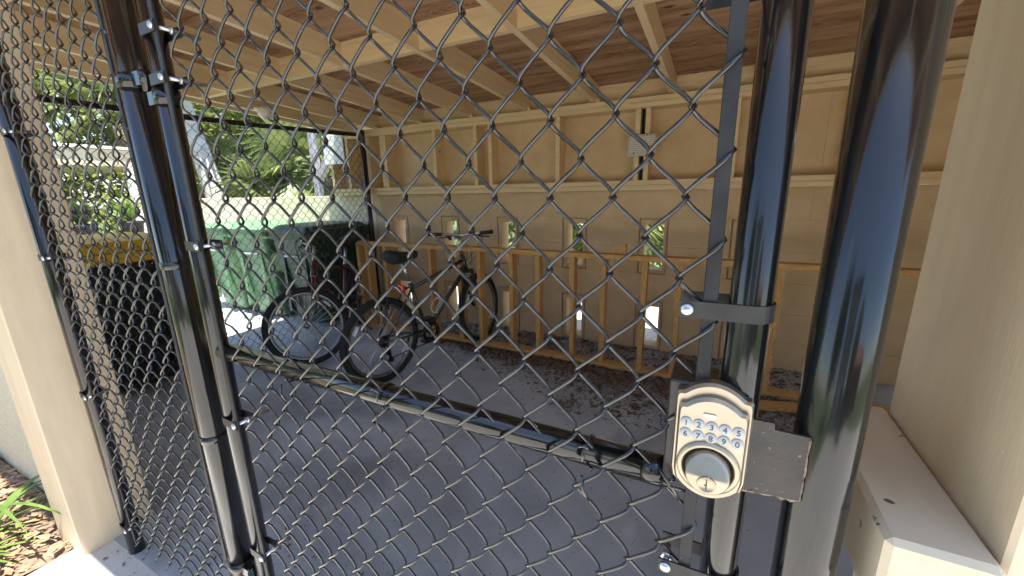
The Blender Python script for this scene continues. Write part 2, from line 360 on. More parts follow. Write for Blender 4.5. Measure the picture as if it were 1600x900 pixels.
pe = [-4.15, -2.90, -1.68, -.59, .62, XR]
for a, b in zip(pe, pe[1:]):
    B('panel', (a+.001, 3.089, 1.4705), (b-.001, 3.105, 2.0105), 'tan_paint', sw)
wb = tag(B('white_board', (-4.20, 2.93, 1.75), (-3.87, 2.945, 2.07), 'white_paint', None, .002), 'blank white board on the end of the stud wall beyond the black corner post', 'board')
# notice on the wall between the studs
nb = MB()
nx, nz = 8, 6
for j in range(nz+1):
    for i in range(nx+1):
        nb.v.append((-.107+.214*i/nx, .004*math.sin(i*1.1+j*.6)-.002*(i == 0)*j, -.083+.166*j/nz+.004*math.sin(i*.8)))
nb.f = [(j*(nx+1)+i, j*(nx+1)+i+1, (j+1)*(nx+1)+i+1, (j+1)*(nx+1)+i) for j in range(nz) for i in range(nx)]; nb.mi = [0]*len(nb.f); nb.sm = [True]*len(nb.f)
no = thing('paper_notice', 'small weathered printed notice nailed across two studs of the back wall', 'notice', (-.58, 2.932, 1.735))
pp = nb.build('sheet', 'paper_notice', no, fix=False)
sd = pp.modifiers.new('thick', 'SOLIDIFY'); sd.thickness = .0015
for x, z in ((-.06, -.06), (.035, .078)):
    MB().lathe([(0, -.011), (.004, -.011), (.005, -.008), (.005, .012)], (x, 0, z), 'y', 8).build('nail', 'ink', no)

# ---- roof
SL = math.tan(R(3.41))
def zr(y): return 2.09+SL*(3.04-y)
Y0, Y1, XL, XRT = -.40, 3.35, -3.93, 1.75
rf = thing('shed_roof', 'low sloping open timber roof with tan rafters under brown plywood', 'roof')
def slab(name, x0, x1, y0, y1, d0, d1, m, parent=rf):
    mb = MB(); V = []
    for d in (d0, d1):
        V += [(x0, y0, zr(y0)+d), (x1, y0, zr(y0)+d), (x1, y1, zr(y1)+d), (x0, y1, zr(y1)+d)]
    mb.add(V, [(0,3,2,1),(4,5,6,7),(0,1,5,4),(1,2,6,5),(2,3,7,6),(3,0,4,7)])
    return mb.build(name, m, parent, fix=False)
RX = [-3.83, -3.43, -2.821, -2.21, -1.612, -1.003, -.408, .20, .81, 1.42]
for x in RX: slab('rafter', x, x+.038, Y0+.045, Y1, .002, .142, 'rafter_paint')
for a, b in zip(RX, RX[1:]):
    slab('blocking', a+.039, b-.001, 1.50, 1.538, .004, .1405, 'tan_board')
    if a > -3.6: slab('blocking', a+.039, b-.001, 3.05, 3.088, .004, .1405, 'tan_board')
for i, x in enumerate(RX[1:]):
    mb = MB(); mb.prism([(x+.039, 2.091), (x+.075, 2.091), (x+.05, 2.125), (x+.039, 2.125)], 'y', 2.952, 2.99); mb.build('cleat', 'tan_board', rf)
xs_ = [-3.93, -2.50, -1.10, .14, 1.75]; ys_ = [-.40, .28, 1.5, 2.72, 3.35]
for i in range(4):
    for j in range(4):
        slab('plywood_panel', xs_[i]+.0015, xs_[i+1]-.0015, ys_[j]+.0015, ys_[j+1]-.0015, .1435, .159, 'plywood')
slab('roofing', XL-.02, XRT+.02, Y0-.02, Y1+.02, .1605, .175, 'roofing')
slab('fascia', XL-.022, XL, Y0-.02, Y1, -.01, .1595, 'cream')
slab('fascia', XL, XRT, Y0-.0, Y0+.038, -.01, .1425, 'cream')
# header beam over the front columns
hb = MB(); hb.bbox((-2.42, .02, 2.05), (1.6, .11, zr(.11)), .003)
tag(hb.build('header_beam', 'cream', fix=False), 'cream header beam along the shed front resting on the two columns', 'beam')
# unseen wall added on the shed's right to block light
tag(B('light_block_wall', (1.64, .3, 0), (1.72, 2.95, 2.13), 'tan_paint', None), 'unseen tan wall added behind the right column to block light', 'wall')

# ---- columns
lcx = MB(); lcx.bbox((-2.42, -.115, -.02), (-2.18, .122, 2.05), .004)
tag(lcx.build('column', 'cream', fix=False), 'cream boxed column beside the leftmost black fence pipe and the planting bed', 'column', 'front columns')
rcx = MB(); rcx.bbox((.27, -.022, -.02), (.53, .279, 2.05), .004)
tag(rcx.build('column', 'cream', fix=False), 'large cream boxed column at the right edge beside the thick black post', 'column', 'front columns')
lg = MB(); lg.bbox((.182, -.035, .958), (.269, .285, 1.06), .006)
tag(lg.build('wooden_ledge', 'cream_beam', fix=False), 'short cream timber ledge fixed to the right column below the lock', 'ledge')
st = MB(); st.bbox((-6.2, -.04, -.05), (-2.424, .1, 1.05), .008)
tag(st.build('stucco_wall', 'stucco', fix=False), 'low pale stucco wall behind the planting bed left of the column', 'wall')

# ------------------------------------------------------------------ chain link
DH2 = .03915; DV = .0907
def wire_mesh(name, zlen, half=DH2/2, dv=DV, t=.0080, r=.0025, npp=14, sides=6):
    A = half+.0028; pts = []; n = int(zlen/dv*npp)
    for i in range(n+1):
        u = i/npp; f = u % 1.0
        tri = 1-4*abs(f-.5) if True else 0        # -1 at 0, +1 at .5
        c = -math.cos(2*math.pi*f)
        x = A*(.32*c+.68*tri)
        y = -t*math.tanh(2.2*math.sin(2*math.pi*f))/math.tanh(2.2)
        pts.append((x, y, u*dv))
    mb = MB().tube(pts, r, sides); me = mb.mesh(name); me.materials.append(MATS['wire_black'])
    me.polygons.foreach_set('use_smooth', [True]*len(me.polygons)); me.update(); return me
def chain(parent, me, x0, n0, n1, zbase, y, xdir=True, dh2=DH2, dv=DV, even_z=0):
    """wires between knot columns n and n+1; column 0 at x0 has knots at zbase"""
    for n in range(n0, n1):
        o = link('wire', me, parent)
        zz = zbase+(0 if n % 2 == 0 else dv/2)
        p = x0+(n+.5)*dh2
        j = random.uniform(-.0012, .0012); zz += random.uniform(-.0008, .0008)
        o.location = (p+j*.4, y+j, zz) if xdir else (y, p, zz)
        o.rotation_euler = ((0, random.uniform(-.0004, .0004), 0) if xdir else (0, 0, R(90)))
def ring(mb, c, r, h, t=.003, n=20, mi=0):
    return mb.lathe([(r+.0004, -h/2), (r+t, -h/2), (r+t, h/2), (r+.0004, h/2)], c, 'z', n, mi)
def bolt(parent, x, y0, z, y1=.012, r=.0078, dx=0):
    mb = MB(); mb.lathe([(0, -.006), (r*.7, -.0055), (r*.95, -.003), (r, 0), (r*.6, 0)], (x, y0, z), 'y', 14)
    mb.cyl((x, y0, z), (x+dx, y1, z), .0042, 10); mb.lathe([(.0042, 0), (.008, 0), (.008, .006), (.0042, .006)], (x+dx*.35, y0+(y1-y0)*.35, z), 'y', 6)
    return mb.build('bolt', 'zinc', parent)
GM = wire_mesh('gate_wire', 2.03)
zg0 = 1.3993-14*DV-.0   # knot height of even columns
# z at column parity: left bends of the wire sit at zbase (wire parameter u=0 is the left bend)
gate = thing('gate', 'black chain link gate with keypad lock filling the middle of the view', 'gate', (0,0,0))
GX0, GX1 = -1.072, .041
def vpipe(name, x, y, z0, z1, r, parent, cap=False, m='pipe_black'):
    mb = MB().tube([(x, y, z0), (x, y, z1)], r, 40)
    if cap: mb.lathe([(r, 0), (r+.003, 0), (r+.003, .02), (r*.7, .035), (0, .04)], (x, y, z1), 'z', 28)
    return mb.build(name, m, parent)
vpipe('stile', GX0, 0, .07, 2.12, .0206, gate)
vpipe('stile', GX1, 0, .07, 2.12, .0212, gate)
for nm, z in (('mid_rail', 1.042), ('top_rail', 2.10), ('bottom_rail', .09)):
    MB().tube([(GX0+.0195, 0, z), (-.03 if nm == 'mid_rail' else GX1-.02, 0, z)], .0204, 36).build(nm, 'pipe_black', gate)
MB().tube([(-.060, 0, 1.042), (-.028, 0, 1.042)], .0208, 30).build('rail_sleeve', 'pipe_black', gate)
chain(gate, GM, -.1896-20*DH2, 0, 25, zg0, -.019)
for x0, x1 in ((-.0065, .0085), (-1.031, -1.016)):
    mb = MB(); mb.bbox((x0, -.0215, .1), (x1, -.0165, 2.08), .001); mb.build('tension_bar', 'bar_grey', gate, fix=False)
def band(parent, xp, rp, xb, z, h=.0195, shank=.012, dx=0, name='tension_band'):
    """strap round a pipe at xp, reaching to a bolt at xb"""
    mb = MB(); sgn = -1 if xb < xp else 1
    t = .0026; ro = rp+.0006; path = [(xb+sgn*.009, -ro-t/2)]
    n = 16
    for i in range(n+1):
        a = math.pi*i/n
        path.append((xp-sgn*ro*math.sin(a), -ro*math.cos(a)))
    path.append((xb+sgn*.009, ro))
    V = []; F = []
    for i, (x, y) in enumerate(path):
        if 0 < i < len(path)-1:
            d = Vector((x-xp, y)).normalized()
        else: d = Vector((0, -1 if i == 0 else 1))
        for k, rr_ in enumerate((0, t)):
            V += [(x+d.x*rr_, y+d.y*rr_, z-h/2), (x+d.x*rr_, y+d.y*rr_, z+h/2)]
    for i in range(len(path)-1):
        a = i*4; b = a+4
        F += [(a, b, b+1, a+1), (a+2, a+3, b+3, b+2), (a+1, b+1, b+3, a+3), (a, a+2, b+2, b)]
    F += [(0, 1, 3, 2), tuple(len(V)-4+k for k in (0, 2, 3, 1))]
    mb.add(V, F); o = mb.build(name, 'band_dark', parent)
    bolt(o, xb, -ro-t, z, shank, dx=dx); return o
for z in (1.60, 1.276, .917, .55): band(gate, GX1, .0212, -.0215, z)
for z in (1.741, 1.648, 1.303, .855, .45): band(gate, GX0, .0206, -1.026, z, shank=.062, h=.021)
# tie wires on the mid rail
for x in (-.138, -.524, -.80):
    mb = MB(); pts = [(x+.004*i/20*3, -(.0235)*math.cos(2*math.pi*i/20)-.002, 1.042+.0235*math.sin(2*math.pi*i/20)) for i in range(20)]
    mb.tube(pts, .0021, 6); mb.tube([(x+.012, -.026, 1.062), (x+.004, -.034, 1.072), (x-.006, -.032, 1.066)], .0021, 6); mb.tube([(x, -.027, 1.02), (x+.004, -.033, 1.0), (x+.012, -.03, .985)], .0021, 6)
    mb.build('tie_wire', 'wire_black', gate)
mb = MB(); mb.tube([(-.038, -.03, 1.066), (-.026, -.036, 1.056), (-.018, -.034, 1.043), (-.012, -.03, 1.03)], .0022, 6); mb.tube([(-.036, -.03, 1.052), (-.022, -.037, 1.05), (-.006, -.03, 1.044)], .0022, 6)
mb.build('tie_wire', 'wire_black', gate)
# hinges on the gate side
for z in (1.662, .335):
    mb = MB(); mb.cyl((-1.118, -.012, z-.03), (-1.118, -.012, z+.03), .009, 14); ring(mb, (GX0, 0, z-.045), .0206, .03, .004)
    mb.box((-1.113, -.018, z-.058), (-1.088, -.006, z-.032)); mb.build('hinge', 'pipe_black', gate)
# lock box, latch plate, keypad
mb = MB(); mb.bbox((-.034, -.0225, 1.052), (.021, .035, 1.186), .002); mb.build('lock_box', 'scuffed_steel', gate, fix=False)
mb = MB(); mb.prism([(.050, 1.066), (.108, 1.070), (.1075, 1.149), (.0765, 1.150), (.0755, 1.1575), (.050, 1.1575)], 'y', -.0265, -.0222); mb.build('latch_plate', 'scuffed_steel', gate)
mb = MB(); rr = random.Random(3)
pts = [(.0505+.058*i/14, -.0245+rr.uniform(-.001, .001), 1.0655+.004*i/14+rr.uniform(-.0012, .0012)) for i in range(15)]
mb.tube(pts, [rr.uniform(.0016, .0032) for _ in pts], 6)
pts = [(.1083+rr.uniform(-.0006, .0006), -.0245, 1.07+.078*i/14) for i in range(15)]; mb.tube(pts, [rr.uniform(.001, .002) for _ in pts], 6); mb.build('weld_bead', 'rust', gate)
def lockshape(w2, zt, zs, zb, zbs, n=10):
    """symmetric outline: shoulders, arched top, bowed bottom; local x,z"""
    P = []
    for i in range(n+1):                      # bottom left -> right bow
        a = i/n; x = -w2*.93+2*w2*.93*a; P.append((x, zbs+(zb-zbs)*math.sin(math.pi*a)**.8))
    P += [(w2, zbs+.012), (w2, zs-.006)]
    P += [(w2*.985, zs-.001), (w2*.93, zs+.002), (w2*.80, zs+.0025)]
    for i in range(1, n):
        a = i/n; x = w2*.74*(1-2*a); P.append((x, zs+.0035+(zt-zs-.0035)*math.sin(math.pi*a)**.75))
    P += [(-w2*.80, zs+.0025), (-w2*.93, zs+.002), (-w2*.985, zs-.001), (-w2, zs-.006), (-w2, zbs+.012)]
    return P
LX, LZ = .0150, 1.121
lock = MB()
lock.prism([(LX+x, LZ+z) for x, z in lockshape(.0395, .075, .058, -.072, -.054)], 'y', -.0228, -.034, inset=.003, b2=-.038)
lock.prism([(LX+x, LZ+z) for x, z in lockshape(.0355, .062, .047, -.0665, -.049)], 'y', -.0375, -.0435, inset=.0035, b2=-.0475)
lk = lock.build('keypad_lock', 'nickel', gate); lk['label'] = 'satin nickel keypad deadbolt with ten numbered buttons'
def text_mesh(s_, size):
    cu = bpy.data.curves.new('t', 'FONT'); cu.body = s_; cu.size = size; cu.extrude = .0001; cu.align_x = 'CENTER'; cu.align_y = 'CENTER'; cu.resolution_u = 3
    to = bpy.data.objects.new('t', cu); C.objects.link(to); bpy.context.view_layer.update()
    me = bpy.data.meshes.new_from_object(to.evaluated_get(bpy.context.evaluated_depsgraph_get())); bpy.data.objects.remove(to); bpy.data.curves.remove(cu)
    vs = [tuple(v.co) for v in me.vertices]; fs = [tuple(p.vertices) for p in me.polygons]; bpy.data.meshes.remove(me); return vs, fs
FY = -.0475
for k, d in enumerate('1234567890'):
    bx = LX-.0262+.0131*(k % 5); bz = LZ+(.0285 if k < 5 else .0145)
    mb = MB(); mb.lathe([(.0062, .001), (.0062, -.0012), (.0054, -.0022), (0, -.0024)], (bx, FY, bz), 'y', 20)
    vs, fs = text_mesh(d, .0098)
    mb.add([(bx+v[0], FY-.0026-.0001*(v[2] > 0), bz+v[1]) for v in vs], fs, 1)
    mb.build('button', ['button', 'ink'], lk, fix=False)
MB().prism([(LX-.0085+.0045*math.cos(a)*0+(.0045 if abs(a) < 1.6 else -.0045)+.0022*math.cos(a)+.0055, LZ+.0415+.0022*math.sin(a)) for a in [math.pi*(-1+i/8) for i in range(16)]], 'y', FY+.001, FY-.0016).build('indicator', 'alloy', lk)
KZ = LZ-.0235
MB().lathe([(.0335, .001), (.0325, -.003), (.028, -.0052), (.0265, -.0035), (.0262, .001)], (LX, FY, KZ), 'y', 40).build('bezel', 'nickel', lk)
MB().lathe([(.0263, -.001), (.0246, -.001), (.0246, -.0014), (0, -.0014)], (LX, FY, KZ), 'y', 40).build('shade_disc', 'shade_black', lk)  # black disc painting the shade between bezel and thumb turn
kn = MB(); V = []; RK = .0222; nA = 44; rings = [0, .35, .6, .8, .93, 1.0]
def ky(z): return -.019+max(0, z+.001)*.52
for q in rings:
    for k in range(nA):
        a = 2*math.pi*k/nA; x, z = RK*q*math.cos(a), RK*q*math.sin(a); V.append((LX+x, FY+ky(z)+(.0012 if q == 1 else 0), KZ+z))
for k in range(nA):
    a = 2*math.pi*k/nA; V.append((LX+RK*1.06*math.cos(a), FY-.001, KZ+RK*1.06*math.sin(a)))
kn.add(V, [(i*nA+k, i*nA+(k+1) % nA, (i+1)*nA+(k+1) % nA, (i+1)*nA+k) for i in range(len(rings)) for k in range(nA)], 0, True)
kn.build('thumb_turn', 'nickel', lk)
cy = MB(); cy.lathe([(.0098, 0), (.0098, -.0015), (.0088, -.0022), (.0084, -.0016), (0, -.0016)], (LX, FY-.0188, KZ-.0085), 'y', 26)
cy.box((LX-.0006, FY-.0207, KZ-.0145), (LX+.0006, FY-.0203, KZ-.003), 1); cy.box((LX-.0024, FY-.0207, KZ-.0095), (LX+.0006, FY-.0203, KZ-.0083), 1)
cy.build('key_cylinder', ['nickel', 'ink'], lk)

# ---- latch post and left panel
lp = thing('gate_post', 'thick glossy black steel post right of the keypad lock', 'post', (.1283, 0, 0))
vpipe('pipe', 0, 0, -.1, 2.02, .03, lp, True)
fp = thing('chain_link_fence', 'narrow black chain link panel between the cream column and the gate', 'fence', (0,0,0))
HX, PX = -1.193, -2.02
vpipe('hinge_post', HX, 0, -.1, 2.16, .03, fp, True); vpipe('terminal_post', PX, 0, -.0, 2.12, .0262, fp, True)
MB().tube([(PX+.026, 0, 2.06), (HX-.03, 0, 2.06)], .0185, 28).build('top_rail', 'pipe_black', fp)
PM = wire_mesh('panel_wire', 1.98)
nW = 18
chain(fp, PM, -1.958, 0, nW, .055, -.014)
for x0 in (-1.967, -1.958+nW*DH2-.004): B('tension_bar', (x0, -.0165, .07), (x0+.014, -.0115, 2.03), 'bar_grey', fp, .001)
for z in (1.62, 1.224, .716, .136): band(fp, PX, .0262, -1.972, z, shank=.02)
for z in (1.66, 1.249, .767, .343):
    mb = MB(); ring(mb, (HX, 0, z), .03, .018, .0022, 36); o_ = mb.build('brace_band', 'pipe_black', fp); bolt(o_, HX-.036, -.012, z, .02, r=.006)
for z in (1.662, .335):
    mb = MB(); ring(mb, (HX, 0, z), .03, .03, .004); mb.box((-1.164, -.018, z-.014), (-1.128, -.006, z+.014)); ring(mb, (-1.118, -.012, z), .009, .026, .003); mb.build('hinge', 'pipe_black', fp)

# ---- side fence
FX = -3.5
sf = thing('chain_link_fence', 'black chain link side fence between the bicycles and the outdoor bins', 'fence', (0,0,0))
vpipe('corner_post', FX-.03, 2.90, 0, 2.04, .03, sf)
MB().lathe([(.031, 0), (.033, .01), (.03, .03), (.015, .042), (0, .045)], (FX-.03, 2.90, 2.04), 'z', 24).build('post_cap', 'pipe_black', sf)
vpipe('line_post', FX-.03, .16, 0, 2.0, .024, sf)
pts = [(FX-.03, .16+(2.72)*i/14, 1.985+.045*(i/14)**2-.012*math.sin(math.pi*i/14)) for i in range(15)]
MB().tube(pts, .0215, 20).build('top_rail', 'pipe_black', sf)
SM = wire_mesh('side_wire', 1.93, r=.0019, npp=8, sides=5)
chain(sf, SM, .19, 0, 68, .05, FX, xdir=False)
B('tension_bar', (FX-.004, 2.858, .06), (FX+.001, 2.872, 1.99), 'bar_grey', sf, .001)
# wires continue a little above the rail at the back as twisted ends (part of the mesh height)

# ------------------------------------------------------------------ short timber frame
tf = thing('timber_frame', 'short unpainted pine stud frame standing in front of the block wall', 'frame')
FYF = 2.5
B('top_rail', (-3.37, FYF, .888), (-.662, FYF+.089, .926), 'pine_x', tf, .002)
B('top_rail', (-.66, FYF, .886), (1.3, FYF+.089, .924), 'pine_x', tf, .002)
B('base_plate', (-3.37, FYF, .001), (-1.6, FYF+.089, .039), 'pine_x', tf, .002); B('base_plate', (-1.598, FYF, .001), (-.18, FYF+.089, .039), 'pine_x', tf, .002)
B('base_plate', (.36, FYF, .001), (1.3, FYF+.089, .039), 'pine_x', tf, .002)
for x in (-3.365, -3.24, -3.0, -2.43, -2.10, -1.885, -1.562, -1.315, -1.015, -.765, -.46, -.222, .378):
    dx = random.uniform(-.006, .006)
    mb = MB(); V = []
    z0, z1 = (.001 if -.3 < x < 0 else .0395), .8855
    for z, d in ((z0, dx), (z1, 0)): V += [(x+d, FYF+.002, z), (x+d+.038, FYF+.002, z), (x+d+.038, FYF+.087, z), (x+d, FYF+.087, z)]
    mb.add(V, [(0,3,2,1),(4,5,6,7),(0,1,5,4),(1,2,6,5),(2,3,7,6),(3,0,4,7)]); mb.build('stud', 'pine_z', tf, fix=False)
mb = MB(); mb.prism([(-.735, .9245), (-.59, .9245), (-.59, 1.0), (-.62, 1.0)], 'y', 2.545, 2.583); tag(mb.build('wood_offcut', 'pine_x'), 'small wedge shaped wood offcut lying on top of the pine frame', 'offcut')
pi_ = MB(); pi_.box((0, 0, 0), (.34, .09, .03)); pb = pi_.build('plank_scrap', 'pine_x', fix=False); pb.location = (.26, 2.24, .004); pb.rotation_euler[2] = R(16); tag(pb, 'scrap of plank on the floor behind the latch post', 'plank')
# leaf litter
lit = MB(); rg = random.Random(5)
def chip(mb, x, y, z, s_, rg):
    a = rg.uniform(0, 6.3); ux, uy = math.cos(a)*s_, math.sin(a)*s_; wx, wy = -uy*rg.uniform(.3, .6), ux*rg.uniform(.3, .6); t = rg.uniform(-.4, .4)*s_
    mb.add([(x-ux, y-uy, z), (x+wx, y+wy, z+abs(t)), (x+ux, y+uy, z+rg.uniform(0, .5)*s_), (x-wx, y-wy, z+.002)], [(0, 3, 2, 1)])
for i in range(30000):
    u = rg.random(); x = -2.6+3.6*u; k = .25+.75*min(1, max(0, (x+2.3)/1.6))
    y = FYF+.1-abs(rg.gauss(0, .30*k))-.02*rg.random()
    if rg.random() < .28: y = rg.uniform(2.6, 3.03)
    if x > -.9 and rg.random() < .22: y = rg.uniform(1.75, 2.6)
    chip(lit, x, y, .002+.012*rg.random()*(1 if rg.random() < .4 else .2), rg.uniform(.003, .013) if rg.random() > .04 else .03, rg)
for i in range(1500): chip(lit, rg.uniform(-3.4, 1), rg.uniform(.2, 2.4), .002, rg.uniform(.002, .006), rg)
for i in range(160): chip(lit, rg.uniform(-2.15, -1.0), rg.uniform(-.1, .35), .002, rg.uniform(.003, .012), rg)
lo_ = lit.build('leaf_litter', 'dry_leaf', fix=False); struct(lo_, 'stuff'); lo_['label'] = 'brown leaf litter strewn along the foot of the pine frame'
ch = MB()
for i in range(5000):
    x = rg.uniform(-5.2, -2.29); y = rg.uniform(-1.3, -.06)
    chip(ch, x, y, .004+.018*rg.random(), rg.uniform(.008, .035), rg)
cho = ch.build('bark_mulch', 'bark', fix=False); struct(cho, 'stuff'); cho['label'] = 'sunlit bark mulch in the planting bed'

# ------------------------------------------------------------------ bicycles
def bike(name, label, frame_m, fork_m, loc, head, steer=0, suspension=True):
    root = thing(name, label, 'bicycle', loc, 0, 'bicycles in the shed')
    # local axes: +x forward, z up; rear hub at x=0, front hub at x=WB
    root.rotation_euler[2] = math.atan2(head[1], head[0])
    WB = 1.08; RR = .332
    H = Vector((WB, 0, RR)); axis = Vector((-.30, 0, .954)).normalized()
    crown = H+Vector((-.04, 0, 0))+axis*.40; head_t = crown+axis*.14; stem_b = head_t+axis*.03
    bb = Vector((.43, 0, .29)); seat_dir = Vector((-.30, 0, .954)).normalized(); seat_top = bb+seat_dir*.46; post_top = bb+seat_dir*.64
    def wheel(cx, yaw_):
        e = link('wheel', None, root, (cx, 0, RR)); e.rotation_euler[2] = yaw_
        n = 48
        ty = MB(); ty.tube([(.305*math.cos(2*math.pi*i/n), 0, .305*math.sin(2*math.pi*i/n)) for i in range(n)], .0245, 10, closed=True)
        for i in range(90):                      # tread knobs
            a = 2*math.pi*i/90
            for s_ in (-1, 1):
                a2 = a+(s_ > 0)*.035; c, q = math.cos(a2), math.sin(a2); r_ = .3285; tx, tz = -q*.007, c*.007
                ty.add([(c*r_-tx, s_*.004, q*r_-tz), (c*r_+tx, s_*.004, q*r_+tz), (c*(r_-.003)+tx, s_*.018, q*(r_-.003)+tz), (c*(r_-.003)-tx, s_*.018, q*(r_-.003)-tz),
                        (c*(r_+.004)-tx, s_*.004, q*(r_+.004)-tz), (c*(r_+.004)+tx, s_*.004, q*(r_+.004)+tz), (c*(r_+.001)+tx, s_*.018, q*(r_+.001)+tz), (c*(r_+.001)-tx, s_*.018, q*(r_+.001)-tz)],
                       [(4,5,6,7),(0,1,5,4),(1,2,6,5),(2,3,7,6),(3,0,4,7)])
        ty.build('tyre', 'rubber', e, fix=False)
        rm = MB(); V = []; prof = [(.282, -.012), (.270, -.012), (.262, -.006), (.262, .006), (.270, .012), (.282, .012)]
        rm.lathe([(p[0], p[1]) for p in prof], (0, 0, 0), 'y', n); rm.build('rim', 'rim_grey', e)
        MB().lathe([(.0, -.05), (.008, -.05), (.008, -.036), (.024, -.034), (.024, -.030), (.014, -.028), (.014, .028), (.024, .030), (.024, .034), (.008, .036), (.008, .05), (0, .05)], (0, 0, 0), 'y', 16).build('hub', 'alloy', e)
        sp = MB()
        for i in range(32):
            s_ = 1 if i % 2 else -1; a = 2*math.pi*i/32; b = a+(.9 if (i//2) % 2 else -.9)
            sp.tube([(.021*math.cos(b), s_*.032, .021*math.sin(b)), (.264*math.cos(a), s_*.003, .264*math.sin(a))], .0016, 4, caps=False)
        sp.build('spokes', 'alloy', e, fix=False)
        for a in (2.55, 2.55+math.pi):
            r1 = MB(); c, q = math.cos(a), math.sin(a); pts = []
            [r1.tube([(c*.242-q*.036, sy*.016, q*.242+c*.036), (c*.245, sy*.017, q*.245), (c*.242+q*.036, sy*.016, q*.242-c*.036)], .011, 6) for sy in (-1, 1)]; r1.build('spoke_reflector', 'white_lens', e)
        return e
    wheel(0, 0)
    fr = MB()
    fr.tube([crown+axis*.005, head_t], .021, 14)
    fr.tube([crown+axis*.11, bb+seat_dir*.405], .0165, 12); fr.tube([crown+axis*.03, bb], .019, 12); fr.tube([bb, seat_top], .0155, 12)
    fr.cyl((bb.x, -.036, bb.z), (bb.x, .036, bb.z), .022, 14)
    for s_ in (-1, 1):
        fr.tube([bb+Vector((-.02, s_*.02, 0)), Vector((.30, s_*.035, .305)), Vector((0, s_*.062, RR))], .0095, 8)
        fr.tube([bb+seat_dir*.42+Vector((0, s_*.014, 0)), bb+seat_dir*.40+Vector((-.06, s_*.045, -.02)), Vector((0, s_*.062, RR))], .008, 8)
    fr.build('frame', frame_m, root)
    steer_e = None
    # front assembly, turned about the steering axis (approximated about z)
    def turn(v):
        v = Vector(v); p = crown; return p+Matrix.Rotation(steer, 3, axis)@(v-p)
    fk = MB()
    for s_ in (-1, 1):
        top = crown+Vector((0, s_*.058, 0)); lowp = H+Vector((-.005, s_*.058, .02))
        if suspension:
            fk.tube([turn(top+axis*.02), turn(top-axis*.17)], .0135, 10); fk.tube([turn(top-axis*.16), turn(lowp)], .0185, 10)
        else: fk.tube([turn(top), turn(top-axis*.2), turn(lowp+Vector((-.02, 0, .06))), turn(lowp)], [.0145, .0135, .011, .009], 10)
    fk.tube([turn(crown+Vector((0, -.066, 0))), turn(crown+Vector((0, .066, 0)))], .019, 10)
    if suspension: fk.tube([turn(crown-axis*.15+Vector((.0, -.058, 0))), turn(crown-axis*.12+Vector((.03, -.03, 0))), turn(crown-axis*.12+Vector((.03, .03, 0))), turn(crown-axis*.15+Vector((0, .058, 0)))], .010, 8)
    fk.build('fork', fork_m, root)
    we = wheel(WB, 0); hub = turn(H); we.location = hub; we.rotation_mode = 'QUATERNION'; we.rotation_quaternion = Quaternion(axis, steer)
    st_ = MB(); s1 = head_t+axis*.13; bar_c = s1+Vector((.075, 0, .065))
    st_.tube([turn(head_t), turn(s1)], .0125, 12); st_.tube([turn(s1-axis*.012), turn(bar_c)], .0135, 12); st_.cyl(turn(bar_c+Vector((0, -.022, 0))), turn(bar_c+Vector((0, .022, 0))), .018, 14); st_.build('stem', 'alloy', root)
    hbm = MB(); bw_ = .33
    def bar(y): return bar_c+Vector((-.055*(abs(y)/bw_)**1.5, y, .022*(abs(y)/bw_)))
    hbm.tube([turn(bar(-bw_+2*bw_*i/16)) for i in range(17)], .0115, 10); hbar = hbm.build('handlebar', 'alloy', root)
    for s_ in (-1, 1):
        MB().tube([turn(bar(s_*(.205+.13*i/5))) for i in range(6)], [.0155, .0165, .0165, .0165, .0165, .018], 12).build('grip', 'rubber', hbar)
        lv = MB(); lv.tube([turn(bar(s_*.175)+Vector((.005, 0, 0))), turn(bar(s_*.165)+Vector((.03, 0, -.02)))], .013, 8)
        lv.tube([turn(bar(s_*.165)+Vector((.03, 0, -.022))), turn(bar(s_*.19)+Vector((.05, 0, -.03))), turn(bar(s_*.27)+Vector((.052, 0, -.04)))], .0055, 8)
        lv.cyl(turn(bar(s_*.135)+Vector((.0, 0, -.02))), turn(bar(s_*.135)+Vector((.01, 0, -.045))), .016, 10); lv.build('brake_lever', 'bike_black', hbar)
    cb = MB()
    for s_, e_ in ((-1, .05), (1, -.05), (1, .02), (-1, -.02)):
        a0 = turn(bar(s_*.16)+Vector((.03, 0, -.02))); a3 = crown+axis*.06+Vector((.02, e_, 0)); a1 = a0+Vector((.13, -s_*.03, .02)); a2 = a3+Vector((.14, s_*.05, .10))
        cb.tube([((1-t)**3)*a0+3*t*(1-t)**2*a1+3*t*t*(1-t)*a2+t**3*a3 for t in [i/14 for i in range(15)]], .0028, 6)
    cb.build('cables', 'bike_black', root)
    sp_ = MB(); sp_.tube([seat_top-seat_dir*.02, post_top], .0135, 12); sp_.cyl(seat_top-seat_dir*.012, seat_top+seat_dir*.012, .019, 12)
    sp_.tube([post_top+Vector((-.05, 0, .012)), post_top+Vector((.05, 0, .012))], .012, 8); sp_.build('seat_post', 'alloy', root)
    sd_ = MB(); ns = 14; V = []; nk = 12
    for i in range(ns+1):
        t = i/ns; x = -.135+.285*t; wd = .085*(1-t)**.7*(1 if t > .12 else (.6+t/.3))+.020; hgt = .026+.024*(1-t)*(1 if t > .1 else .7); zc = .045+.016*(1-t)**2-.012*math.sin(math.pi*t)
        if i in (0, ns): wd *= .55; hgt *= .6
        for k in range(nk):
            a = 2*math.pi*k/nk; V.append((post_top.x+x, wd*math.cos(a), post_top.z+zc+hgt*math.sin(a)*(1 if math.sin(a) > 0 else 1.3)))
    sd_.add(V, [(i*nk+k, i*nk+(k+1) % nk, (i+1)*nk+(k+1) % nk, (i+1)*nk+k) for i in range(ns) for k in range(nk)]+[tuple(range(nk))[::-1], tuple(ns*nk+k for k in range(nk))], 0, True); sd_.build('saddle', 'rubber', root)
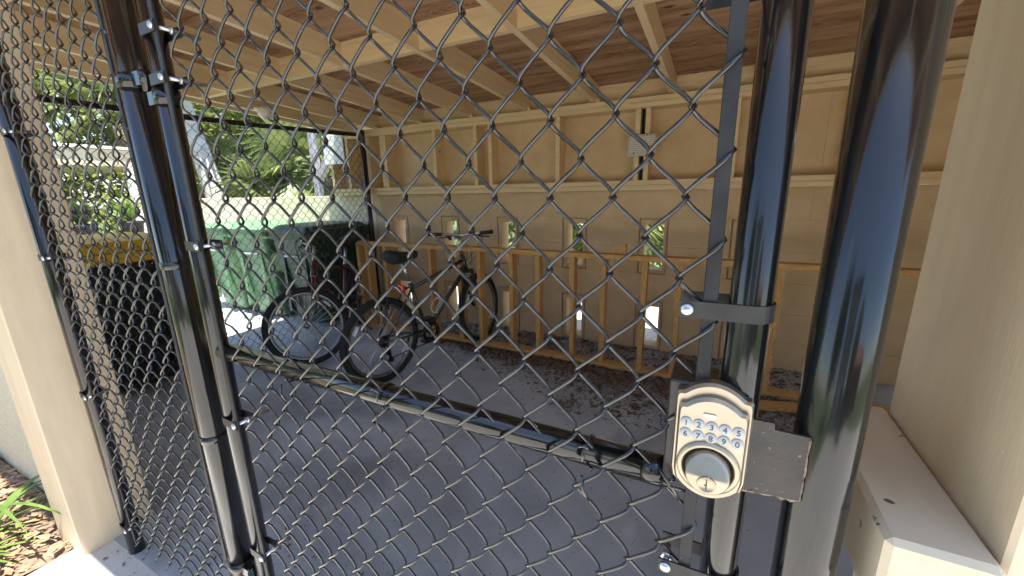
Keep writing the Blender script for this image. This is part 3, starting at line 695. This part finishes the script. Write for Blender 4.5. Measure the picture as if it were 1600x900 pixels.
    # drivetrain on the right-hand side (local -y)
    cr = MB()
    for r_, y_ in ((.088, -.052), (.070, -.046)): cr.lathe([(r_-.016, -.0012), (r_, -.0012), (r_, .0012), (r_-.016, .0012), (r_-.016, -.0012)], (bb.x, y_, bb.z), 'y', 36)
    for k in range(5):
        a = 2*math.pi*k/5+.3; cr.tube([(bb.x, -.052, bb.z), (bb.x+.074*math.cos(a), -.052, bb.z+.074*math.sin(a))], .006, 6)
    cr.build('chainring', 'bike_black', root)
    for s_ in (-1, 1):
        dv_ = Vector((.5*s_, 0, -.86*s_)).normalized(); c_ = MB(); p0 = Vector((bb.x, s_*.062, bb.z)); p1 = p0+dv_*.17+Vector((0, s_*.012, 0))
        c_.tube([p0, p1], [.013, .010], 10); cro = c_.build('crank', 'alloy', root)
        pd = MB(); q = p1+Vector((0, s_*.05, 0)); pd.bbox((q.x-.045, q.y-.04, q.z-.011), (q.x+.045, q.y+.04, q.z+.011), .005); pd.cyl(p1, q, .006, 8); pd.build('pedal', 'bike_black', cro)
    cs = MB()
    for i in range(6): cs.lathe([(.012, -.0009), (.022+.005*i, -.0009), (.022+.005*i, .0009), (.012, .0009)], (0, -.034-.0042*(5-i), RR), 'y', 24)
    cs.build('cassette', 'bike_black', root)
    cn = MB(); cn.tube([(bb.x, -.052, bb.z+.087), (.2, -.05, RR+.07), (0, -.046, RR+.043), (-.042, -.046, RR), (-.01, -.047, RR-.05), (.01, -.05, RR-.10), (.03, -.05, RR-.15), (.06, -.05, RR-.14), (.2, -.05, RR-.13), (bb.x, -.052, bb.z-.087), (bb.x+.087, -.052, bb.z)], .0042, 5); cn.build('chain', 'bike_black', root)
    dr = MB(); dr.tube([(0, -.068, RR-.01), (.01, -.07, RR-.06), (.025, -.062, RR-.145)], .010, 8); dr.cyl((.012, -.058, RR-.085), (.012, -.045, RR-.085), .022, 12); dr.cyl((.03, -.058, RR-.15), (.03, -.045, RR-.15), .022, 12); dr.build('derailleur', 'bike_black', root)
    # brake arches
    for c_, sgn in ((Vector((.05, 0, RR+.33)), 1), (turn(crown-axis*.06), 1)):
        bk = MB()
        for s_ in (-1, 1): bk.tube([c_+Vector((0, s_*.055, -.09)), c_+Vector((-.01, s_*.045, .02))], .008, 6)
        bk.tube([c_+Vector((-.01, -.045, .02)), c_+Vector((-.01, .045, .02))], .003, 6); bk.build('brake', 'bike_black', root)
    return root, dict(bb=bb, seat_dir=seat_dir, seat_top=seat_top, crown=crown, axis=axis, RR=RR, hub=hub)
def hdir(a): return (math.cos(a), math.sin(a))
ba, K = bike('bicycle', 'dark grey mountain bicycle with red rear reflector standing in front of the pine frame', 'bike_grey', 'bike_black', (-2.175, 1.585, 0), (.215, 1.0), steer=R(12))
# rear red reflector and bottle cage of the front bicycle
p = K['seat_top']+Vector((-.075, 0, -.045))
mb = MB(); mb.bbox((p.x-.022, -.032, p.z-.033), (p.x+.012, .032, p.z+.033), .005); mb.build('rear_reflector', 'red_lens', ba, fix=False)
mb = MB(); mb.tube([(p.x, 0, p.z), (p.x+.045, 0, p.z+.01)], .006, 6); mb.build('reflector_bracket', 'bike_black', ba)
dn = (K['crown']+K['axis']*.03-K['bb']); dl = dn.length; dn.normalize(); nn = Vector((-dn.z, 0, dn.x))
mb = MB()
for s_ in (-1, 1):
    a = K['bb']+dn*.16
    mb.tube([a+nn*.022, a+nn*.03+Vector((0, s_*.03, 0)), a+nn*.075+Vector((0, s_*.036, 0))+dn*.02, a+nn*.075+Vector((0, s_*.036, 0))+dn*.10, a+nn*.05+Vector((0, s_*.03, 0))+dn*.14, a+nn*.022+Vector((0, s_*.012, 0))+dn*.15], .003, 6)
mb.tube([K['bb']+dn*.16+nn*.078+Vector((0, -.036, 0))+dn*.10, K['bb']+dn*.16+nn*.10+dn*.11, K['bb']+dn*.16+nn*.078+Vector((0, .036, 0))+dn*.10], .003, 6)
mb.tube([K['bb']+dn*.16+nn*.02, K['bb']+dn*.15+nn*.02+dn*.15], .004, 6); mb.build('bottle_cage', 'white_lens', ba)
mb = MB(); mb.tube([(.30, .05, .30), (.26, .16, .012), (.235, .175, .008)], .008, 8); mb.build('kickstand', 'bike_black', ba)
bb_, KB = bike('bicycle', 'dark maroon bicycle with its front wheel turned sideways, behind the grey one', 'bike_red', 'bike_red', (0, 0, 0), (.42, -.907), steer=R(-62), suspension=False)
hb_ = KB['hub']; ang = math.atan2(-.907, .42)
bb_.location = (-3.02-(hb_.x*math.cos(ang)-hb_.y*math.sin(ang)), 1.585-(hb_.x*math.sin(ang)+hb_.y*math.cos(ang)), .332-min(hb_.z, .332))
mb = MB(); mb.tube([(.30, .05, .30), (.26, .16, .012), (.235, .175, .008)], .008, 8); mb.build('kickstand', 'bike_black', bb_)

# ------------------------------------------------------------------ bins
def rrect(w_, d_, r_, n=4):
    P = []
    for cx, cy, a0 in ((w_-r_, d_-r_, 0), (-w_+r_, d_-r_, 90), (-w_+r_, -d_+r_, 180), (w_-r_, -d_+r_, 270)):
        for i in range(n+1): a = R(a0+90*i/n); P.append((cx+r_*math.cos(a), cy+r_*math.sin(a)))
    return P
def wheelie(label, loc, rz, w_, d_, h, body_m, lid_m, text=None, bars=True, lid_t=.07, skirt=.028):
    root = thing('wheeled_bin', label, 'bin', loc, rz, 'wheeled bins outside the side fence')
    # local: front faces -y
    secs = [(.0, .70, .66), (.03, .72, .70), (.45*h, .84, .86), (.80*h, .92, .96), (.86*h, .93, .98), (.865*h, 1.0, 1.03), (.93*h, 1.0, 1.04)]
    V = []; n = 20
    for z, sx, sy in secs:
        V += [(x, y+.02*(1-sy), z+.04) for x, y in rrect(w_/2*sx, d_/2*sy, .05)]
    mb = MB(); mb.add(V, [(i*n+k, i*n+(k+1) % n, (i+1)*n+(k+1) % n, (i+1)*n+k) for i in range(len(secs)-1) for k in range(n)]+[tuple(range(n))[::-1], tuple((len(secs)-1)*n+k for k in range(n))], 0, False)
    for s_ in (-1, 1):                                # moulded front ribs
        mb.box((s_*w_*.26-.018, -d_*.475, .16), (s_*w_*.26+.018, -d_*.40, .80*h))
    mb.build('body', body_m, root)
    V = []; zl = .93*h+.043
    ls = [(zl, 1.03, 1.05), (zl+skirt, 1.04, 1.06), (zl+skirt+.002, .98, 1.0), (zl+skirt-.028+lid_t, .86, .84), (zl+skirt-.028+lid_t+.012, .5, .5)]
    for z, sx, sy in ls: V += [(x, y, z) for x, y in rrect(w_/2*sx, d_/2*sy, .05)]
    mb = MB(); mb.add(V, [(i*n+k, i*n+(k+1) % n, (i+1)*n+(k+1) % n, (i+1)*n+k) for i in range(len(ls)-1) for k in range(n)]+[tuple(range(n))[::-1], tuple((len(ls)-1)*n+k for k in range(n))]); mb.build('lid', lid_m, root)
    mb = MB(); mb.tube([(-w_*.36, d_*.5, .90*h), (-w_*.36, d_*.60, .94*h), (w_*.36, d_*.60, .94*h), (w_*.36, d_*.5, .90*h)], .015, 10); mb.build('handle', body_m, root)
    for s_ in (-1, 1):
        mb = MB(); mb.lathe([(0, -.028), (.09, -.028), (.115, -.02), (.118, 0), (.115, .02), (.09, .028), (0, .028)], (s_*(w_*.37), d_*.40, .12), 'x', 24); mb.build('wheel', 'rubber', root)
    if bars:
        mb = MB(); mb.bbox((-w_*.21, -d_*.455, .60*h), (w_*.21, -d_*.40, .70*h), .006, 1); mb.cyl((-w_*.2, -d_*.475, .735*h), (w_*.2, -d_*.475, .735*h), .013, 12); mb.build('lift_bar', ['print_white', body_m], root)
        mb = MB(); mb.bbox((-w_*.16, -d_*.43, .43*h), (w_*.16, -d_*.36, .52*h), .006); mb.build('lift_catch', body_m, root)
    if text:
        vs, fs = text_mesh(text[0], text[1]); mb = MB(); mb.add([(w_*.47+(v[1]*.055), -d_*.30+v[0], text[2]+v[1]) for v in vs], fs); t_ = mb.build('lettering', 'print_white', root, fix=False); t_.location.x = .004
    return root
wheelie('green wheeled bin, shade put into its colour, next to the black corner post', (-3.97, 2.58, 0), 0, .66, .80, 1.06, 'bin_green_shaded', 'bin_green_shaded', ('La', .085, .80))
wheelie('half sunlit green wheeled bin, middle of the three green bins', (-4.70, 2.56, 0), R(2), .66, .80, 1.06, 'bin_green', 'bin_green')
wheelie('fully sunlit green wheeled bin, farthest of the three from the corner post', (-5.43, 2.58, 0), R(-2), .66, .80, 1.06, 'bin_green', 'bin_green')
yb = wheelie('black wheeled bin with an orange yellow lid seen through the narrow panel', (-3.93, .77, 0), R(90), .54, .60, 1.09, 'bin_black', 'yellow_plastic', bars=False, lid_t=.05, skirt=.075)
mb = MB(); mb.bbox((-.288, -.318, .978), (.288, .318, 1.052), .006); mb.build('rim', 'yellow_plastic', yb, fix=False)
mb = MB()                                              # embossed emblem on the side that faces the camera
for k in range(7):
    a = 2*math.pi*k/7; mb.tube([(.05*math.cos(a)-.06, -.298, .74+.05*math.sin(a)), (.075*math.cos(a+.5)-.06, -.296, .74+.075*math.sin(a+.5)), (.10*math.cos(a)-.06, -.300, .74+.10*math.sin(a))], .004, 5)
mb.build('emblem', 'emboss_grey', yb)

# ------------------------------------------------------------------ small light under the eave
fl = thing('security_light', 'small white round lamp fixed under the roof edge at the left', 'lamp', (-3.62, 1.86, zr(1.86)-.01))
mb = MB(); mb.lathe([(0, 0), (.045, 0), (.045, -.02), (.03, -.03), (0, -.03)], (0, 0, 0), 'z', 18); mb.build('base', 'white_paint', fl)
mb = MB(); mb.tube([(0, 0, -.025), (.03, .0, -.05), (.07, -.02, -.055)], .012, 8); mb.tube([(0, 0, -.025), (-.04, .02, -.05)], .012, 8); mb.build('arm', 'white_paint', fl)
mb = MB(); mb.lathe([(0, -.045), (.03, -.04), (.05, -.015), (.055, .02), (.05, .024), (0, .018)], (.10, -.03, -.055), 'y', 18); mb.build('lamp_head', 'white_paint', fl)

# ------------------------------------------------------------------ plants
def fan(mb, base, d, size, rg, n=20, mi=0, droop=.25):
    """fan palm leaf: folded leaflets round a point"""
    d = Vector(d).normalized(); side = d.cross(Vector((0,0,1))); side = side.normalized() if side.length > .01 else Vector((1,0,0)); nrm = side.cross(d)
    tw = rg.uniform(-.7, .7); M_ = Matrix.Rotation(tw, 3, d); side = M_@side; nrm = M_@nrm
    for i in range(n):
        a = (-1+2*i/(n-1))*1.75; L_ = size*(1-.22*abs(a)/1.75)*rg.uniform(.9, 1.05); wd = size*.048
        dr = (d*math.cos(a)+side*math.sin(a)); pe_ = dr.cross(nrm)
        p0 = base; p1 = base+dr*L_*.55-nrm*.0; p2 = base+dr*L_-Vector((0,0,1))*L_*droop*rg.uniform(.4, 1.3)
        f = nrm*wd*.5
        mb.add([p0, p1+pe_*wd+f, p1, p1-pe_*wd+f, p2], [(0, 1, 2), (0, 2, 3), (1, 4, 2), (2, 4, 3)], mi)
def palm(label, x, y, h, nf, size, rg, trunk_r=.11, tm='trunk', lean=(0, 0), group='palms beyond the low wall'):
    t = thing('fan_palm', label, 'palm', (x, y, -.03), 0, group)
    pts = [(lean[0]*(i/8)**1.3, lean[1]*(i/8), h*i/8) for i in range(9)]
    MB().tube(pts, [trunk_r*(1.25-.35*i/8)*rg.uniform(.94, 1.06) for i in range(9)], 12).build('trunk', tm, t)
    mb = MB(); top = Vector(pts[-1])
    for k in range(nf):
        az = k*2.4+rg.uniform(-.3, .3); el = R(rg.uniform(-25, 75)); pl = size*rg.uniform(.6, 1.0)
        d = Vector((math.cos(az)*math.cos(el), math.sin(az)*math.cos(el), math.sin(el))); b0 = top; b1 = top+d*pl-Vector((0,0,1))*pl*.12
        dead = el < R(-8) and rg.random() < .6
        mb.tube([b0, (b0+b1)/2+Vector((0,0,.05)), b1], .012, 4, mi=1 if dead else 0)
        fan(mb, b1, (b1-b0)+Vector((0,0,-.25*pl)), size*rg.uniform(.75, 1.1), rg, mi=1 if dead else 0)
    mb.build('crown', ['frond', 'dead_frond'], t, fix=False); return t
def bush(name, label, cat, x, y, rx, ry, z0, z1, n, leaf, m, rg, clumps=30, group=None, stuff=False, stem=True):
    cs = []
    for k in range(clumps):
        a = rg.uniform(0, 6.28); q = math.sqrt(rg.random()); cs.append((rx*q*math.cos(a), ry*q*math.sin(a), z0+(z1-z0)*rg.random()**.8*(1-.35*q*q), rg.uniform(.5, 1.1)))
    mb = MB(); cr = min(rx, ry, (z1-z0)/2)*.45
    for i in range(n):
        c = cs[rg.randrange(clumps)]; v = Vector((rg.gauss(0, 1), rg.gauss(0, 1), rg.gauss(0, 1))).normalized()*cr*c[3]*rg.uniform(.55, 1.05)
        p = Vector((c[0], c[1], c[2]))+v; 
        if p.z < .02: continue
        d = (v.normalized()+Vector((rg.uniform(-.9, .9), rg.uniform(-.9, .9), rg.uniform(-.9, .5)))).normalized(); s_ = d.cross(Vector((rg.uniform(-1, 1), rg.uniform(-1, 1), rg.uniform(-1, 1)))).normalized(); L_ = leaf*rg.uniform(.6, 1.3)
        mb.add([p, p+d*L_*.5+s_*L_*.26, p+d*L_, p+d*L_*.5-s_*L_*.26], [(0, 1, 2, 3)])
    if stuff:
        o = mb.build(name, m, None, (x, y, 0), fix=False); struct(o, 'stuff'); o['label'] = label; return o
    t = thing(name, label, cat, (x, y, -.03), 0, group); mb.build('crown', m, t, fix=False)
    if stem:
        tb = MB()
        for k in range(6):
            c = cs[k]; tb.tube([(c[0]*.15, c[1]*.15, 0), (c[0]*.5, c[1]*.5, c[2]*.5), (c[0], c[1], c[2])], [.03, .022, .008], 6)
        tb.build('trunk', 'trunk', t, fix=False)
    return t
rg = random.Random(11)
palm('tall fan palm whose fronds fill the gap left of the grey braced post', -6.6, 4.9, 1.75, 22, .95, rg)
palm('short fan palm with broad fronds just over the low wall', -7.15, 4.2, 1.2, 20, .80, rg)
palm('fan palm farther back behind the grey braced post', -6.2, 6.6, 2.1, 20, .95, rg)
palm('fan palm with dead brown skirt seen between the gate stile and the short palm', -9.6, 5.6, 1.7, 22, .95, rg)
palm('pale trunked palm leaning behind the low wall next to the gate stile', -8.32, 4.0, 4.2, 18, 1.0, rg, .15, 'pale_trunk', (-1.25, 0))
palm('fan palm behind the narrow panel above the carport beam', -11.6, 3.9, 3.0, 24, 1.0, rg)
palm('small fan palm at the left of the narrow panel view', -12.4, 1.9, 2.6, 22, .85, rg)
palm('low fan palm behind the back wall seen through its slots', -1.6, 5.2, .7, 16, .8, rg)
bush('hedge_shrub', 'bright yellow green shrub growing low behind the low wall', 'shrub', -8.4, 5.2, 1.3, .8, .5, 1.9, 4200, .11, 'leaf_c', rg, group='shrubs beyond the low wall')
bush('hedge_shrub', 'mid green shrub behind the tall fan palm', 'shrub', -6.4, 5.6, 1.1, .8, .4, 1.9, 4200, .11, 'leaf_a', rg, group='shrubs beyond the low wall')
bush('hedge_shrub', 'leafy green shrub outside the back wall seen through the clear slot', 'shrub', -.7, 5.6, 1.3, .7, .3, 1.7, 5200, .09, 'leaf_a', rg, group='shrubs behind the back wall')
bush('hedge_shrub', 'yellow green shrub outside the back wall at the right', 'shrub', 1.2, 6.0, 1.2, .8, .3, 1.8, 4500, .09, 'leaf_c', rg, group='shrubs behind the back wall')
bush('hedge_shrub', 'dark green shrub outside the back wall behind the bicycles', 'shrub', -2.8, 5.8, 1.2, .8, .3, 1.7, 4500, .09, 'leaf_b', rg, group='shrubs behind the back wall')
mbt = bush('tree_belt', 'belt of sunlit green trees far behind the low wall', 'trees', -15, 10, 9, 3, .5, 7.5, 26000, .30, 'leaf_a', rg, clumps=170, stuff=True)
bush('tree_belt', 'belt of trees behind the carport at the far left', 'trees', -20, 2, 3, 6, .5, 7.5, 16000, .30, 'leaf_c', rg, clumps=110, stuff=True)
# carport of the neighbouring house
cp = thing('carport', 'pale neighbouring carport beam on white posts seen through the narrow panel', 'carport', (-9.2, 2.6, -.03))
B('fascia', (-.1, -2.6, 1.98), (-.02, 1.1, 2.25), 'cream', cp, .004); B('roof_edge', (-.2, -2.65, 2.255), (.02, 1.15, 2.30), 'white_paint', cp, .004); B('ceiling', (-3.5, -2.6, 2.0), (-.105, 1.1, 2.05), 'cream', cp)
for y in (-2.3, .35): B('post', (-.11, y, 0), (0, y+.10, 1.975), 'white_paint', cp, .004)
for i, (x, y, hh, m_, lab) in enumerate(((-8.3, 1.95, .55, 'leaf_b', 'black pot of dark leafy plant beside the carport, nearer the column'), (-8.4, 2.55, .6, 'strap_leaf', 'black pot of upright strap leaves under the carport beam, nearer the hinge post'))):
    t = thing('potted_plant', lab, 'potted plant', (x, y, .72), 0, 'pots on the bench')
    MB().lathe([(0, 0), (.11, 0), (.15, .30), (.165, .30), (.165, .34), (.14, .34), (.13, .28), (0, .28)], (0, 0, 0), 'z', 20).build('pot', 'pot', t)
    mb = MB()
    for k in range(40):
        a = rg.uniform(0, 6.28); L_ = hh*rg.uniform(.6, 1.1); tl = rg.uniform(.1, .75); d = Vector((math.cos(a)*tl, math.sin(a)*tl, 1)).normalized(); s_ = d.cross(Vector((0,0,1))).normalized()*(.03 if i else .045)
        b0 = Vector((0, 0, .3)); p1 = b0+d*L_*.5; p2 = b0+d*L_*.85+Vector((math.cos(a), math.sin(a), -.6))*L_*.2
        mb.add([b0-s_*.4, b0+s_*.4, p1+s_, p1-s_, p2], [(0, 1, 2, 3), (3, 2, 4)])
    mb.build('leaves', m_, t, fix=False)
bn = thing('bench', 'wooden plant bench holding the two black pots by the carport', 'bench', (-8.35, 2.25, -.03))
for k in range(3): B('seat_board', (-.25+.17*k, -.75, .72), (-.09+.17*k, .75, .748), 'grey_wood', bn, .003)
for sx in (-.2, .2):
    for sy in (-.65, .65): B('leg', (sx-.03, sy-.03, 0), (sx+.03, sy+.03, .718), 'grey_wood', bn, .003)
bp_ = thing('braced_post', 'grey timber post with a diagonal brace beyond the low wall', 'post', (-5.72, 4.0, -.03))
B('post', (-.05, -.05, 0), (.05, .05, 2.75), 'grey_wood', bp_, .006)
mb = MB(); mb.prism([(.052, 1.60), (.052, 1.74), (.42, 2.22), (.50, 2.16)], 'y', -.045, .045); mb.build('brace', 'grey_wood', bp_)
B('beam', (-.5, -.06, 2.755), (1.1, .06, 2.93), 'grey_wood', bp_, .004)
# strap-leaved plants by the column
def strap(label, x, y, n, rg, Lm):
    t = thing('strap_leaf_plant', label, 'plant', (x, y, -.01), 0, 'strap leaved plants in the bed'); 
    mb = MB()
    for k in range(n):
        a = rg.uniform(-2.4, 2.4); L_ = Lm*rg.uniform(.6, 1.1); P = []; wd = .0075
        o_ = Vector((math.cos(a), math.sin(a), 0)); s_ = Vector((-o_.y, o_.x, 0)); rise = rg.uniform(.5, 1.2)
        for i in range(9):
            u = i/8; c = o_*L_*u*(.45+.4*u)+Vector((0, 0, L_*rise*(u-.75*u*u)*1.0)); ww = wd*(1-u**3)*(.6+.8*min(1, u*3))
            P += [c-s_*ww, c-Vector((0,0,ww*.4)), c+s_*ww]
        mb.add(P, [(i*3+k_, i*3+k_+1, i*3+k_+4, i*3+k_+3) for i in range(8) for k_ in (0, 1)], 0, True)
    mb.build('leaves', 'strap_leaf', t, fix=False)
strap('strap leaved plant with long arching blades reaching across the cream column', -2.72, -.24, 16, rg, .60)
strap('lower strap leaved plant in the mulch at the left edge', -2.55, -.36, 22, rg, .34)
# ---- unseen surroundings added behind the viewer for the glossy pipes to mirror
bush('reflection_hedge', 'unseen clipped green hedge, added for the black pipes to mirror', 'hedge', 3.2, -9.5, 2.6, .7, .2, 1.9, 9000, .12, 'leaf_b', rg, clumps=60)  # added only to put green into the pipe reflections
bush('reflection_tree', 'unseen broad green tree, added for the black pipes to mirror', 'tree', -5.6, -9.5, 2.3, 2.0, 1.8, 7.0, 12000, .22, 'leaf_b', rg, clumps=80)  # tall crown added to narrow the sky reflection on the pipes
bush('reflection_tree', 'unseen slender tree, added for the black pipes to mirror', 'tree', 2.9, -8.0, .9, .9, 1.4, 4.6, 5000, .16, 'leaf_a', rg, clumps=40)  # also put in just for the pipe reflections
gg = thing('reflection_grey_house', 'unseen two storey grey house, added for the black pipes to mirror', 'house', (-.4, -11, -.03))  # added so the posts reflect grey there instead of sky
B('wall', (-2.4, -5, 0), (2.0, 0, 6.2), 'house_grey', gg); B('roof', (-2.8, -5.4, 6.205), (2.4, .5, 6.5), 'roofing', gg)
for k in range(4): B('door_panel', (-1.6, .001, .05+.54*k), (.9, .05, .57+.54*k), 'white_paint', gg, .01)
for x in (-1.3, .9):
    wn = B('window', (x-.5, .001, 3.5), (x+.5, .06, 4.8), 'white_paint', gg, .01); B('pane', (x-.42, .05, 3.58), (x+.42, .066, 4.72), 'glass', wn)
hs = thing('reflection_brick_house', 'unseen low red brick house, added for the black pipes to mirror', 'house', (8.6, -11.5, -.03))  # added for a red streak in the pipe reflections
B('wall', (-5, -4, 0), (5, 0, 2.7), 'brick_red', hs)
mb = MB(); mb.prism([(-4.6, 2.705), (.6, 2.705), (-2, 4.2)], 'x', -5.5, 5.5); mb.build('roof', 'roof_tile', hs)
for x in (-3.2, 0, 3): 
    wn = B('window', (x-.7, -.005, .9), (x+.7, .05, 2.1), 'white_paint', hs, .01); B('pane', (x-.62, .04, .98), (x+.62, .062, 2.02), 'glass', wn)
